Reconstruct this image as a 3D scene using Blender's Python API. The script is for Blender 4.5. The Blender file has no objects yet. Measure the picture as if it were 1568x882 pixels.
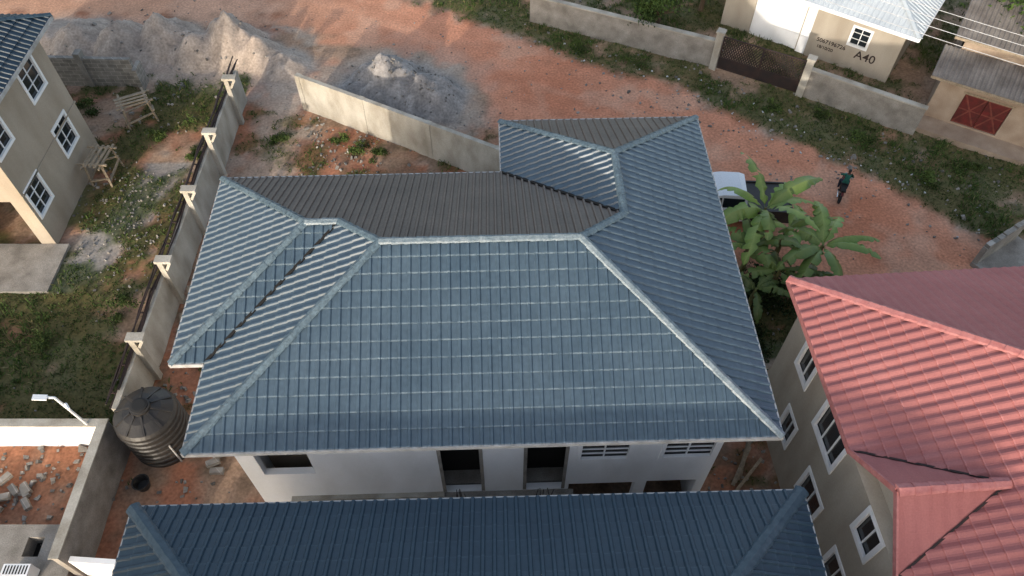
import bpy, bmesh, math, random
import numpy as np
from mathutils import Vector, Matrix, Quaternion
random.seed(7); np.random.seed(7)
V=Vector; ZA=V((0,0,1))
scene=bpy.context.scene
scene.view_settings.view_transform='Standard'; scene.view_settings.look='None'; scene.view_settings.exposure=0

# ------------------------------------------------------------------ materials
def mat(name, col, rough=.8, var=.25, scale=1.5, fine=.12, fscale=25, bump=.2, bscale=30, metal=0, spec=.3, streak=0, tint=None, attr=None):
    m=bpy.data.materials.new(name); m.use_nodes=True
    nt=m.node_tree; N=nt.nodes; L=nt.links
    b=N["Principled BSDF"]
    tc=N.new("ShaderNodeTexCoord")
    n1=N.new("ShaderNodeTexNoise"); n1.inputs["Scale"].default_value=scale; n1.inputs["Detail"].default_value=6
    n2=N.new("ShaderNodeTexNoise"); n2.inputs["Scale"].default_value=fscale; n2.inputs["Detail"].default_value=4
    if streak:
        mp=N.new("ShaderNodeMapping"); mp.inputs["Scale"].default_value=(1,1,streak)
        L.new(tc.outputs["Object"],mp.inputs[0]); L.new(mp.outputs[0],n1.inputs["Vector"])
    else: L.new(tc.outputs["Object"],n1.inputs["Vector"])
    L.new(tc.outputs["Object"],n2.inputs["Vector"])
    mr=N.new("ShaderNodeMapRange"); mr.inputs[1].default_value=.3; mr.inputs[2].default_value=.7
    L.new(n1.outputs["Fac"],mr.inputs[0])
    mx=N.new("ShaderNodeMix"); mx.data_type='RGBA'
    c=V(col); t=V(tint) if tint else c*(1-var)
    if attr:
        at=N.new("ShaderNodeAttribute"); at.attribute_name=attr
        ml=N.new("ShaderNodeMix"); ml.data_type='RGBA'; ml.blend_type='MULTIPLY'; ml.inputs[0].default_value=1
        L.new(at.outputs["Color"],ml.inputs[6]); 
        mx.inputs[6].default_value=(1,1,1,1); mx.inputs[7].default_value=(1-var,1-var,1-var,1)
        L.new(mr.outputs[0],mx.inputs[0]); L.new(mx.outputs[2],ml.inputs[7]); outc=ml.outputs[2]
    else:
        mx.inputs[6].default_value=(*c,1); mx.inputs[7].default_value=(*t,1)
        L.new(mr.outputs[0],mx.inputs[0]); outc=mx.outputs[2]
    hs=N.new("ShaderNodeMapRange"); hs.inputs[1].default_value=.25; hs.inputs[2].default_value=.75
    hs.inputs[3].default_value=1-fine; hs.inputs[4].default_value=1+fine
    L.new(n2.outputs["Fac"],hs.inputs[0])
    vm=N.new("ShaderNodeVectorMath"); vm.operation='SCALE'
    L.new(outc,vm.inputs[0]); L.new(hs.outputs[0],vm.inputs["Scale"])
    L.new(vm.outputs[0],b.inputs["Base Color"])
    b.inputs["Roughness"].default_value=rough; b.inputs["Metallic"].default_value=metal
    b.inputs["Specular IOR Level"].default_value=spec
    if bump:
        n3=N.new("ShaderNodeTexNoise"); n3.inputs["Scale"].default_value=bscale; n3.inputs["Detail"].default_value=5
        L.new(tc.outputs["Object"],n3.inputs["Vector"])
        bp=N.new("ShaderNodeBump"); bp.inputs["Strength"].default_value=bump; bp.inputs["Distance"].default_value=.03
        L.new(n3.outputs["Fac"],bp.inputs["Height"]); L.new(bp.outputs[0],b.inputs["Normal"])
    return m
def blockmat(name,c1,c2,mort):
    m=mat(name,c1,.9)
    nt=m.node_tree;N=nt.nodes;L=nt.links;b=N["Principled BSDF"]
    tc=N.new("ShaderNodeTexCoord"); sx=N.new("ShaderNodeSeparateXYZ"); L.new(tc.outputs["Object"],sx.inputs[0])
    ad=N.new("ShaderNodeMath"); L.new(sx.outputs[0],ad.inputs[0]); L.new(sx.outputs[1],ad.inputs[1])
    cx=N.new("ShaderNodeCombineXYZ"); L.new(ad.outputs[0],cx.inputs[0]); L.new(sx.outputs[2],cx.inputs[1])
    br=N.new("ShaderNodeTexBrick"); br.inputs["Scale"].default_value=1; br.inputs["Brick Width"].default_value=.45; br.inputs["Row Height"].default_value=.22
    br.inputs["Mortar Size"].default_value=.014; br.inputs["Color1"].default_value=(*c1,1); br.inputs["Color2"].default_value=(*c2,1); br.inputs["Mortar"].default_value=(*mort,1)
    L.new(cx.outputs[0],br.inputs["Vector"])
    no=N.new("ShaderNodeTexNoise"); no.inputs["Scale"].default_value=3; no.inputs["Detail"].default_value=6; L.new(tc.outputs["Object"],no.inputs["Vector"])
    mr=N.new("ShaderNodeMapRange"); mr.inputs[1].default_value=.3;mr.inputs[2].default_value=.7;mr.inputs[3].default_value=.7;mr.inputs[4].default_value=1.1; L.new(no.outputs["Fac"],mr.inputs[0])
    vm=N.new("ShaderNodeVectorMath"); vm.operation='SCALE'; L.new(br.outputs["Color"],vm.inputs[0]); L.new(mr.outputs[0],vm.inputs["Scale"])
    L.new(vm.outputs[0],b.inputs["Base Color"]); return m

M={}
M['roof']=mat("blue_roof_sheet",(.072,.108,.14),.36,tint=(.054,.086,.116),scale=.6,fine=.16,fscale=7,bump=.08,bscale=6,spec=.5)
M['roof_e']=mat("blue_roof_edge",(.19,.24,.27),.5,tint=(.06,.095,.125),scale=6,fine=.25,bump=0,spec=.4)  # pale step edges: sun highlight put into the colour, with some wear
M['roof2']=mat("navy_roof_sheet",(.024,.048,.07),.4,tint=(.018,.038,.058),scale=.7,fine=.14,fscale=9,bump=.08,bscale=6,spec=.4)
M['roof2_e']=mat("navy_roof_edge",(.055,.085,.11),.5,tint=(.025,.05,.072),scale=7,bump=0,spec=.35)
M['roof_haze']=mat("haze_brown_roof_sheet",(.15,.118,.1),.45,tint=(.105,.083,.073),scale=.8,fine=.2,fscale=12,bump=.08,bscale=6,spec=.35)  # rear slopes: warm haze reflection painted in as a brown base colour
M['cap']=mat("ridge_cap_metal",(.12,.165,.19),.42,tint=(.07,.105,.13),scale=3,fine=.4,fscale=14,bump=.3,bscale=15,spec=.45)
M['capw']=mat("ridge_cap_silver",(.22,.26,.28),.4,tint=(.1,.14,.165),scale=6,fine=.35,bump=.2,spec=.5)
M['red']=mat("red_roof_tile",(.43,.165,.15),.68,tint=(.35,.125,.115),scale=.7,fine=.1,bump=.05,spec=.25)
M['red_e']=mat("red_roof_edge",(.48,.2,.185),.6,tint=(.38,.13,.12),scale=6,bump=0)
M['white']=mat("white_paint",(.9,.9,.9),.75,tint=(.78,.775,.76),scale=1.2,fine=.03,bump=.1,streak=.4)
M['fascia']=mat("fascia_board",(.55,.54,.52),.7,tint=(.34,.33,.31),scale=3,bump=0)
M['cream']=mat("cream_plaster",(.48,.425,.35),.9,tint=(.35,.3,.235),scale=.9,fine=.08,bump=.25,streak=.35)
M['beige']=mat("beige_plaster",(.43,.365,.29),.9,tint=(.32,.265,.2),scale=.9,fine=.08,bump=.25,streak=.35)
M['conc']=mat("concrete",(.36,.33,.29),.95,tint=(.2,.18,.155),scale=1.6,fine=.2,bump=.5)
M['concw']=mat("pale_render",(.5,.47,.41),.95,tint=(.28,.25,.2),scale=1.3,fine=.15,bump=.4,streak=.5)
M['block']=blockmat("sandcrete_block",(.33,.3,.26),(.24,.22,.19),(.46,.42,.37))
M['glass']=mat("dark_glass",(.015,.02,.025),.12,var=.1,bump=0,spec=.5)
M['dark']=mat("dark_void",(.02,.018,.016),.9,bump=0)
M['black']=mat("black_plastic",(.02,.019,.019),.45,tint=(.045,.04,.035),scale=2,fine=.3,bump=.1,spec=.4)
M['iron']=mat("rusty_iron",(.05,.03,.025),.7,tint=(.025,.02,.02),scale=3,bump=.3)
M['wood']=mat("weathered_wood",(.36,.29,.21),.9,tint=(.24,.19,.13),scale=5,fine=.3,bump=.4)
M['zinc']=mat("zinc_sheet",(.55,.59,.61),.4,tint=(.44,.48,.51),scale=1,bump=.05,spec=.5)
M['wire']=mat("wire_aluminium",(.6,.6,.6),.5,bump=0)
M['oldzinc']=mat("old_zinc_sheet",(.25,.225,.2),.7,tint=(.14,.12,.105),scale=1.5,fine=.25,bump=.2)
M['mud']=mat("mud_wall",(.42,.33,.25),.95,tint=(.3,.22,.16),scale=1.5,bump=.4)
M['door']=mat("red_door_paint",(.15,.022,.02),.7,tint=(.08,.02,.018),scale=4)
M['doord']=mat("door_brace_paint",(.22,.06,.045),.7,tint=(.14,.04,.03),scale=4)
M['paintw']=mat("car_white_paint",(.75,.76,.78),.25,var=.05,bump=0,spec=.5)
M['rubber']=mat("tyre_rubber",(.025,.025,.025),.85,bump=0)
M['chrome']=mat("chrome",(.5,.5,.5),.25,metal=.9,bump=0)
M['skin']=mat("skin",(.09,.05,.035),.6,bump=0)
M['shirt']=mat("green_shirt",(.02,.12,.09),.85,bump=.2)
M['trouser']=mat("dark_trousers",(.02,.025,.04),.9,bump=.2)
M['bark']=mat("bark",(.12,.085,.055),.95,bump=.8,bscale=12)
M['banana_stem']=mat("banana_stem",(.17,.2,.07),.6,tint=(.12,.08,.04),scale=4)
M['gnd']=mat("ground_soil",(1,1,1),.97,var=.2,scale=1.1,fine=.3,fscale=9,bump=.6,bscale=7,spec=.1,attr="Col")
M['grass']=mat("grass_blades",(1,1,1),.8,var=.3,scale=.6,fine=.2,bump=0,spec=.15,attr="Col")
M['leaf']=mat("tree_leaves",(1,1,1),.7,var=.35,scale=1.3,fine=.2,bump=0,spec=.2,attr="Col")
M['banana']=mat("banana_leaf",(1,1,1),.45,var=.2,scale=3,fine=.12,bump=.1,spec=.4,attr="Col")
M['rub']=mat("rubble_stone",(1,1,1),.95,var=.2,scale=8,fine=.2,bump=.3,attr="Col")

# ------------------------------------------------------------------ mesh builder
class MB:
    def __init__(s): s.v=[]; s.f=[]; s.m=[]; s.mats=[]; s.c=[]
    def mi(s,k):
        if k not in s.mats: s.mats.append(k)
        return s.mats.index(k)
    def add(s,vs,fs,k):
        o=len(s.v); s.v+= [tuple(v) for v in vs]; i=s.mi(k)
        for f in fs: s.f.append([a+o for a in f]); s.m.append(i)
    def obox(s,c,ax,h,k):
        c=V(c); X,Y,Z=[V(a)*b for a,b in zip(ax,h)]
        vs=[c+X*a+Y*b+Z*d for d in(-1,1) for b in(-1,1) for a in(-1,1)]
        s.add(vs,[(0,2,3,1),(4,5,7,6),(0,1,5,4),(2,6,7,3),(0,4,6,2),(1,3,7,5)],k)
    def box(s,lo,hi,k,rz=0):
        lo=V(lo);hi=V(hi);c=(lo+hi)/2;h=(hi-lo)/2
        s.obox(c,[(math.cos(rz),math.sin(rz),0),(-math.sin(rz),math.cos(rz),0),(0,0,1)],h,k)
    def beam(s,a,b,w,h,k,up=ZA):
        a=V(a);b=V(b);d=(b-a);L=d.length;d.normalize()
        sd=d.cross(up)
        if sd.length<1e-3: sd=d.cross(V((1,0,0)))
        sd.normalize();u=sd.cross(d)
        s.obox((a+b)/2,[d,sd,u],(L/2,w/2,h/2),k)
    def cyl(s,a,b,r0,r1,n,k,cap=True):
        a=V(a);b=V(b);d=(b-a).normalized()
        sd=d.cross(ZA)
        if sd.length<1e-3: sd=V((1,0,0))
        sd.normalize();u=sd.cross(d);vs=[]
        for p,r in((a,r0),(b,r1)):
            for i in range(n):
                t=2*math.pi*i/n; vs.append(p+sd*math.cos(t)*r+u*math.sin(t)*r)
        fs=[(i,(i+1)%n,n+(i+1)%n,n+i) for i in range(n)]
        if cap: fs+= [tuple(range(n))[::-1],tuple(range(n,2*n))]
        s.add(vs,fs,k)
    def lathe(s,c,prof,n,k):
        c=V(c);vs=[];fs=[]
        for r,z in prof:
            for i in range(n):
                t=2*math.pi*i/n; vs.append(c+V((r*math.cos(t),r*math.sin(t),z)))
        for j in range(len(prof)-1):
            for i in range(n):
                fs.append((j*n+i,j*n+(i+1)%n,(j+1)*n+(i+1)%n,(j+1)*n+i))
        fs.append(tuple(range((len(prof)-1)*n,len(prof)*n)))
        s.add(vs,fs,k)
    def obj(s,name,parent=None,smooth=False,cols=None):
        me=bpy.data.meshes.new(name); me.from_pydata(s.v,[],s.f)
        for k in s.mats: me.materials.append(M[k])
        me.polygons.foreach_set("material_index",s.m)
        if smooth: me.polygons.foreach_set("use_smooth",[True]*len(me.polygons))
        if cols is not None:
            a=me.color_attributes.new("Col",'FLOAT_COLOR','POINT'); a.data.foreach_set("color",np.asarray(cols,dtype=np.float32).ravel())
        me.update(); ob=bpy.data.objects.new(name,me); bpy.context.collection.objects.link(ob)
        if parent: ob.parent=parent
        return ob
def group(name,loc=(0,0,0),rz=0):
    e=bpy.data.objects.new(name,None); e.empty_display_size=.5; bpy.context.collection.objects.link(e); e.location=loc; e.rotation_euler=(0,0,rz); return e

rj=random.Random(3)
def roof_sheet(mb,poly,pitch=.26,row=.45,rh=.042,sh=.03,m0='roof',m1='roof_e',style='trap',jit=.0022):
    P=[V(p) for p in poly]; n=(P[1]-P[0]).cross(P[2]-P[1]).normalized()
    if n.z<0: n=-n
    d=(ZA-n*n.z).normalized(); s=d.cross(n)
    S=[p.dot(s) for p in P]; D=[p.dot(d) for p in P]; d0=min(D)
    if style=='trap': prof=[(0,0),(.56,0),(.66,1),(.88,1)]
    else: prof=[(i/6,(math.sin(2*math.pi*i/6)*.5+.5)) for i in range(6)]
    ss=[];k0=math.floor(min(S)/pitch)
    k=k0
    while k*pitch<max(S)+pitch:
        for a,b in prof: ss.append((k*pitch+a*pitch,b*rh))
        k+=1
    ds=[];k=0
    if row:
        while k*row<max(D)-d0+row:
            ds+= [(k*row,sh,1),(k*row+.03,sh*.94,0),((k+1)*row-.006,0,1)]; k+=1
    else: ds=[(0,0,0),(max(D)-d0+.5,0,0)]
    bm=bmesh.new(); g=[]
    off=P[0].dot(n)
    # sheets are about four ribs wide: each panel sits a few millimetres differently
    for dd,hh,_ in ds:
        r=[]
        for q,(a,b) in enumerate(ss):
            r.append(bm.verts.new(s*a+d*(d0+dd)+n*(off+b+hh+rj.uniform(-jit,jit))))
        g.append(r)
    for j in range(len(ds)-1):
        for i in range(len(ss)-1):
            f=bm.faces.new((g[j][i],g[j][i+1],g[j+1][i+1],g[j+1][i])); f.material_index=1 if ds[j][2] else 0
    cen=sum(P,V((0,0,0)))/len(P)
    for i in range(len(P)):
        a=P[i];b=P[(i+1)%len(P)]; no=(b-a).cross(n).normalized()
        if (cen-a).dot(no)>0: no=-no
        bmesh.ops.bisect_plane(bm,geom=bm.verts[:]+bm.edges[:]+bm.faces[:],plane_co=a,plane_no=no,clear_outer=True,dist=1e-5)
    bm.normal_update(); bm.verts.index_update()
    i0=mb.mi(m0);i1=mb.mi(m1);o=len(mb.v)
    for v in bm.verts: mb.v.append(tuple(v.co))
    for f in bm.faces:
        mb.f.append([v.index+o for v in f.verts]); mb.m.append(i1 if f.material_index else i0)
    bm.free()
def ridge(mb,a,b,w=.24,h=.07,k='cap',seg=.33):
    a=V(a);b=V(b);d=b-a;L=d.length;d.normalize();sd=d.cross(ZA).normalized()
    n=max(1,int(L/seg))
    for i in range(n):
        p=a+d*(L*i/n)-d*.02; q=a+d*(L*(i+1)/n)+d*.02
        vs=[]
        for pt,sc in((p,1.12),(q,.95)):
            for x,z in((-1,-.25),(-.75,.35),(0,1),(.75,.35),(1,-.25)):
                vs.append(pt+sd*(x*w/2*sc+rj.uniform(-.008,.008))+ZA*(z*h*sc+.05))
        fs=[(j,j+5,j+6,j+1) for j in range(4)]+[(0,1,2,3,4),(9,8,7,6,5)]
        mb.add(vs,fs,k)
def wall(mb,p0,p1,z0,z1,th,ops=(),k='white'):
    """outer face on p0-p1, thickness to the left of travel direction"""
    p0=V((p0[0],p0[1],0));p1=V((p1[0],p1[1],0));u=(p1-p0);L=u.length;u.normalize();n=ZA.cross(u)
    xs=sorted(set([0,L]+[o[0] for o in ops]+[o[1] for o in ops])); zs=sorted(set([z0,z1]+[o[2] for o in ops]+[o[3] for o in ops]))
    for i in range(len(xs)-1):
        run=None
        for j in range(len(zs)-1):
            xm=(xs[i]+xs[i+1])/2;zm=(zs[j]+zs[j+1])/2
            hole=any(o[0]<xm<o[1] and o[2]<zm<o[3] for o in ops)
            if not hole and run is None: run=zs[j]
            if run is not None and (hole or j==len(zs)-2):
                top=zs[j] if hole else zs[j+1]
                c=p0+u*xm+n*(th/2)+ZA*((run+top)/2)
                mb.obox(c,[u,n,ZA],((xs[i+1]-xs[i])/2,th/2,(top-run)/2),k); run=None
def window(mb,p0,p1,s0,s1,z0,z1,cols=2,rows=1,fr='white',gl='glass',fw=.06,proud=.02):
    p0=V((p0[0],p0[1],0));p1=V((p1[0],p1[1],0));u=(p1-p0).normalized();n=ZA.cross(u)
    def at(s,z,o): return p0+u*s+ZA*z+n*o
    mb.obox(at((s0+s1)/2,(z0+z1)/2,.09),[u,n,ZA],((s1-s0)/2-.01,.01,(z1-z0)/2-.01),gl)
    for z in(z0,z1): mb.obox(at((s0+s1)/2,z,.03-proud),[u,n,ZA],((s1-s0)/2+fw,.05,fw),fr)
    for s in(s0,s1): mb.obox(at(s,(z0+z1)/2,.03-proud+.001),[u,n,ZA],(fw,.05,(z1-z0)/2-fw),fr)
    for i in range(1,cols): mb.obox(at(s0+(s1-s0)*i/cols,(z0+z1)/2,.06),[u,n,ZA],(.02,.02,(z1-z0)/2-fw),fr)
    for i in range(1,rows): mb.obox(at((s0+s1)/2,z0+(z1-z0)*i/rows,.062),[u,n,ZA],((s1-s0)/2-fw,.018,.01),fr)

# ------------------------------------------------------------------ numpy noise / ground fields
def vnoise(x,y,seed):
    xi=np.floor(x).astype(np.int64);yi=np.floor(y).astype(np.int64);xf=x-xi;yf=y-yi
    def h(a,b):
        n=(a*374761393+b*668265263+seed*974711)&0x7fffffff
        n=((n^(n>>13))*1274126177)&0x7fffffff
        return ((n^(n>>16))&0xffff)/65535.
    u=xf*xf*(3-2*xf);v=yf*yf*(3-2*yf)
    return (h(xi,yi)*(1-u)+h(xi+1,yi)*u)*(1-v)+(h(xi,yi+1)*(1-u)+h(xi+1,yi+1)*u)*v
def fbm(x,y,s,seed=0,o=4):
    r=0;a=.5;t=0
    for i in range(o):
        r=r+a*vnoise(x*s+17*i,y*s-9*i,seed+i);t+=a;a*=.5;s*=2.1
    return r/t
def sstep(a,b,x):
    t=np.clip((x-a)/(b-a),0,1);return t*t*(3-2*t)
def sdf(x,y,poly):
    d=np.full(x.shape,1e9);ins=np.zeros(x.shape,bool);n=len(poly)
    for i in range(n):
        ax,ay=poly[i];bx,by=poly[(i+1)%n];ex,ey=bx-ax,by-ay
        t=np.clip(((x-ax)*ex+(y-ay)*ey)/(ex*ex+ey*ey),0,1)
        d=np.minimum(d,np.hypot(x-ax-t*ex,y-ay-t*ey))
        if ay!=by:
            c=((ay>y)!=(by>y))&(x<(bx-ax)*(y-ay)/(by-ay)+ax); ins^=c
    return np.where(ins,-d,d)
ROAD=[(-70,50),(-12,43),(-6.7,38.9),(-2,36.2),(.6,34.9),(2.2,33.5),(7.1,31.1),(10,29.1),(14,25.9),(17.5,23),(19.7,20.4),(23,16),(30,8),(50,-10),
      (44,-14),(27,4),(21,14),(18.3,18.6),(13,18.0),(10.5,19),(8,20.3),(5,22),(2,24.5),(-.5,27.8),(-1.6,30.5),(-2.8,32.8),(-6,33.8),(-9.1,34.5),(-13,36.6),(-25,37),(-40,37.5),(-70,40)]
MOUNDS=[(-22.6,34.4,2.0,1.4,0),(-20.3,34.0,1.8,1.8,0),(-18.1,34.3,1.8,1.9,0),(-16.2,33.4,1.6,1.5,0),(-14.5,34.0,1.8,2.2,0),(-13.0,33.2,1.4,1.4,0),(-11.7,32.6,1.4,.8,0),(-24.6,35,1.5,.6,0),(-6.1,30.6,2.3,2.0,1),(-4.2,29.9,2.0,1.5,1),(-7.6,30.0,1.6,1.0,1)]
def mounds(x,y):
    z=np.zeros(x.shape);ws=np.zeros(x.shape);wg=np.zeros(x.shape)
    wob=fbm(x,y,.9,40)
    for cx,cy,r,h,t in MOUNDS:
        d=np.hypot(x-cx,y-cy)/r*(.75+.5*wob)
        hh=h*np.clip(1-d,0,1)**.9
        z=np.maximum(z,hh)
        w=1-sstep(.85,1.35,d)
        if t: wg=np.maximum(wg,w)
        else: ws=np.maximum(ws,w)
    return z,ws,wg
def fields(x,y):
    n1=fbm(x,y,.35,1);n2=fbm(x,y,1.1,5);n3=fbm(x,y,3.5,9)
    road=1-sstep(-.5,.5,sdf(x,y,ROAD)+(n2-.5)*2.2)
    z,ws,wg=mounds(x,y)
    far=sstep(-.2,.6,sdf(x,y,ROAD))*((y>19)&(y-34.9>-.62*(x-.6)-2)).astype(float)
    verge=far*sstep(.39,.57,n1*.45+n2*.35+n3*.2+.03)
    left=((x<-13.1)&(y<32)&(y>11.6)).astype(float)*sstep(.45,.57,n1*.5+n2*.4+n3*.1+.03)
    lf2=((x<-13.1)&(y<19.5)&(y>11.6)).astype(float)*sstep(.36,.48,n1*.5+n2*.4+n3*.1)
    cy=((x>-12.8)&(x<9)&(y>10)&(y<29)).astype(float)*sstep(.54,.66,n1*.4+n2*.4+n3*.2+.02*(y>20))
    hx=((x>8)&(x<13)&(y>15)&(y<19.3)).astype(float)*sstep(.4,.5,n2)
    g=np.maximum.reduce([verge,left,lf2,cy*.7,hx])*(1-road)*(1-ws)*(1-wg)
    return n1,n2,n3,road,z,ws,wg,g,far
def gheight(x,y):
    x=np.atleast_1d(np.asarray(x,float));y=np.atleast_1d(np.asarray(y,float))
    n2=fbm(x,y,1.1,5);n3=fbm(x,y,3.5,9);z,_,_=mounds(x,y)
    road=1-sstep(-.5,.5,sdf(x,y,ROAD))
    return z*(.8+.4*n3)+(n2-.5)*.18*(1-road*.75)+(n3-.5)*.06*(1-road*.7)
def gz(x,y): return float(gheight(x,y)[0])
def build_ground():
    xs=np.concatenate([[-900,-300,-120,-70,-50,-40],np.arange(-34,31,.17),[34,42,55,80,150,400,900]])
    ys=np.concatenate([[-900,-300,-100,-50,-25],np.arange(-12,44,.17),[48,55,70,100,200,500,1200]])
    X,Y=np.meshgrid(xs,ys); x=X.ravel();y=Y.ravel()
    n1,n2,n3,road,z,ws,wg,g,far=fields(x,y)
    def C(*c): return np.array(c)[None,:]
    mixc=lambda a,b,w: a*(1-w[:,None])+b*w[:,None]
    col=np.repeat(C(.38,.25,.17),len(x),0)
    col=mixc(col,C(.42,.18,.105),sstep(.42,.6,n1))
    col=mixc(col,C(.44,.37,.30),sstep(.52,.7,fbm(x,y,.8,22))*.7)
    col=mixc(col,C(.20,.135,.09),sstep(.5,.68,fbm(x,y,1.7,81))*.7)
    lft=((x<-13)).astype(float); col=mixc(col,C(.34,.155,.09),lft*sstep(.4,.6,n1)*.8)
    gs=1-sstep(.5,1.3,np.abs((x+16.6)-(y-22)*.35)+(n2-.5)*1.5); gs=gs*((y>18)&(y<25.5))
    col=mixc(col,C(.33,.31,.285),gs*.8)
    col=mixc(col,C(.40,.27,.185),far*.5)
    pth=1-sstep(.4,1.5,np.abs(x+10.9+(y-26)*.1)+(n2-.5)*1.6); pth=pth*((y>19)&(y<34))
    col=mixc(col,C(.46,.36,.28),pth*.8)
    track=sstep(.45,.65,fbm(x*.35+y*.5,y*.35-x*.2,.5,60))
    rc=mixc(np.repeat(C(.62,.28,.17),len(x),0),C(.55,.22,.125),track)
    lightw=sstep(-2,-16,x)*.6
    rc=mixc(rc,C(.56,.37,.25),lightw)
    rc=mixc(rc,C(.64,.40,.28),sstep(.53,.7,fbm(x,y,.5,71))*.5)
    rut=np.abs(np.abs(sdf(x,y,ROAD)+3.2+(n1-.5)*1.2)-.75)
    rc=mixc(rc,C(.66,.36,.24),(1-sstep(.1,.38,rut))*.35*(n2>.35))
    col=mixc(col,rc,road)
    ap=(1-sstep(0,2.5,sdf(x,y,[(-24,33),(-11,31.2),(-9.5,31),(-6,33.6),(-2.6,32),(-2.6,29.2),(-8.5,30.5),(-12,31),(-24,36)])+(n2-.5)*3))*.8
    col=mixc(col,C(.45,.37,.30),ap*(1-road*.5))
    col=mixc(col,C(.43,.355,.295),ws*.95)
    col=mixc(col,C(.33,.305,.285),wg*.95)
    sp=(wg*.6+ws*.5)[:,None]; col=col*(1-sp*(.5-n3[:,None])*1.7)
    col=mixc(col,C(.065,.09,.03),g*.8)
    hor=sstep(46,70,np.abs(y))+sstep(34,60,np.abs(x)); col=mixc(col,C(.14,.14,.07),np.clip(hor,0,1)*.7)
    zz=z*(.8+.4*n3)+(n2-.5)*.18*(1-road*.75)+(n3-.5)*.06*(1-road*.7)
    me=bpy.data.meshes.new("ground"); nx=len(xs);ny=len(ys)
    co=np.stack([x,y,zz],1).astype(np.float32)
    i=np.arange((ny-1)*(nx-1)); r=i//(nx-1);c=i%(nx-1);a=r*nx+c
    F=np.stack([a,a+1,a+nx+1,a+nx],1).astype(np.int32)
    me.vertices.add(len(co));me.vertices.foreach_set("co",co.ravel())
    me.loops.add(F.size);me.loops.foreach_set("vertex_index",F.ravel())
    me.polygons.add(len(F));me.polygons.foreach_set("loop_start",np.arange(0,F.size,4,dtype=np.int32));me.polygons.foreach_set("loop_total",np.full(len(F),4,dtype=np.int32))
    me.update(calc_edges=True)
    me.polygons.foreach_set("use_smooth",[True]*len(F))
    at=me.color_attributes.new("Col",'FLOAT_COLOR','POINT'); at.data.foreach_set("color",np.concatenate([col,np.ones((len(x),1))],1).astype(np.float32).ravel())
    me.materials.append(M['gnd']); ob=bpy.data.objects.new("ground",me); bpy.context.collection.objects.link(ob)
build_ground()

def leafmesh(name,P,Dirs,L,W,cols,matk,parent=None):
    n=len(P); side=np.cross(Dirs,np.random.normal(size=(n,3))); side/=np.linalg.norm(side,axis=1)[:,None]+1e-9
    a=P-side*W[:,None]/2; b=P+side*W[:,None]/2
    c=P+Dirs*L[:,None]*.6+side*W[:,None]*.45; e=P+Dirs*L[:,None]; 
    e[:,2]-=L*.12
    co=np.stack([a,b,c,e],1).reshape(-1,3).astype(np.float32)
    F=(np.arange(n)[:,None]*4+np.array([0,1,2,3])[None]).astype(np.int32)
    me=bpy.data.meshes.new(name)
    me.vertices.add(len(co));me.vertices.foreach_set("co",co.ravel());me.loops.add(F.size);me.loops.foreach_set("vertex_index",F.ravel())
    me.polygons.add(n);me.polygons.foreach_set("loop_start",np.arange(0,F.size,4,dtype=np.int32));me.polygons.foreach_set("loop_total",np.full(n,4,dtype=np.int32));me.update(calc_edges=True)
    cc=np.repeat(np.concatenate([cols,np.ones((n,1))],1),4,0).astype(np.float32)
    at=me.color_attributes.new("Col",'FLOAT_COLOR','POINT');at.data.foreach_set("color",cc.ravel())
    me.materials.append(M[matk]);ob=bpy.data.objects.new(name,me);bpy.context.collection.objects.link(ob)
    if parent: ob.parent=parent
    return ob
def build_grass():
    N=85000
    x=np.random.uniform(-30,28,N);y=np.random.uniform(9,43,N)
    f=fields(x,y);g=f[7]
    keep=np.random.rand(N)<g*.9
    inb=((x>-9)&(x<6.5)&(y>8.5)&(y<18))|((x>8.6)&(y<13.5))|((x<-18.3)&(y>18)&(y<26))
    keep&=~inb
    x=x[keep];y=y[keep];dens=fbm(x,y,.6,33)
    k=5; x=np.repeat(x,k)+np.random.normal(0,.07,len(x)*k);y=np.repeat(y,k)+np.random.normal(0,.07,len(y)*k);dn=np.repeat(dens,k)
    z=gheight(x,y)-.01;n=len(x)
    D=np.stack([np.random.normal(0,.6,n),np.random.normal(0,.6,n),np.ones(n)],1);D/=np.linalg.norm(D,axis=1)[:,None]
    L=np.random.uniform(.05,.16,n)*(1+sstep(.5,.7,dn)*1.4);W=np.random.uniform(.02,.05,n)
    t=np.random.rand(n,1);u=dn[:,None]
    col=np.array([[.035,.07,.018]])*(1-t)+np.array([[.10,.145,.038]])*t
    col=np.where(np.random.rand(n,1)<.1,np.array([[.22,.19,.09]]),col)*(.6+.8*u)
    leafmesh("grass",np.stack([x,y,z],1),D,L,W,col,'grass')
build_grass()
def foliage(name,parent,c,rad,n,size,base=((.03,.058,.016),(.10,.16,.035))):
    nc=max(6,n//170); cl=[]
    for i in range(nc):
        d=np.random.normal(size=3);d/=np.linalg.norm(d);r=np.random.uniform(.45,1.0)
        cl.append(np.array(c)+d*np.array(rad)*r)
    cl=np.array(cl);idx=np.random.randint(0,nc,n)
    P=cl[idx]+np.random.normal(0,1,(n,3))*np.array(rad)*.2
    D=np.random.normal(size=(n,3));D[:,2]-=.1;D/=np.linalg.norm(D,axis=1)[:,None]
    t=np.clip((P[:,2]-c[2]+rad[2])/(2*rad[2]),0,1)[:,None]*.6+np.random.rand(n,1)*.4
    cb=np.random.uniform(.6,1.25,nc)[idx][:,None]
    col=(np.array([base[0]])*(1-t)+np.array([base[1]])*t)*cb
    return leafmesh(name,P,D,np.random.uniform(.7,1.3,n)*size,np.random.uniform(.4,.6,n)*size,col,'leaf',parent)
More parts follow.
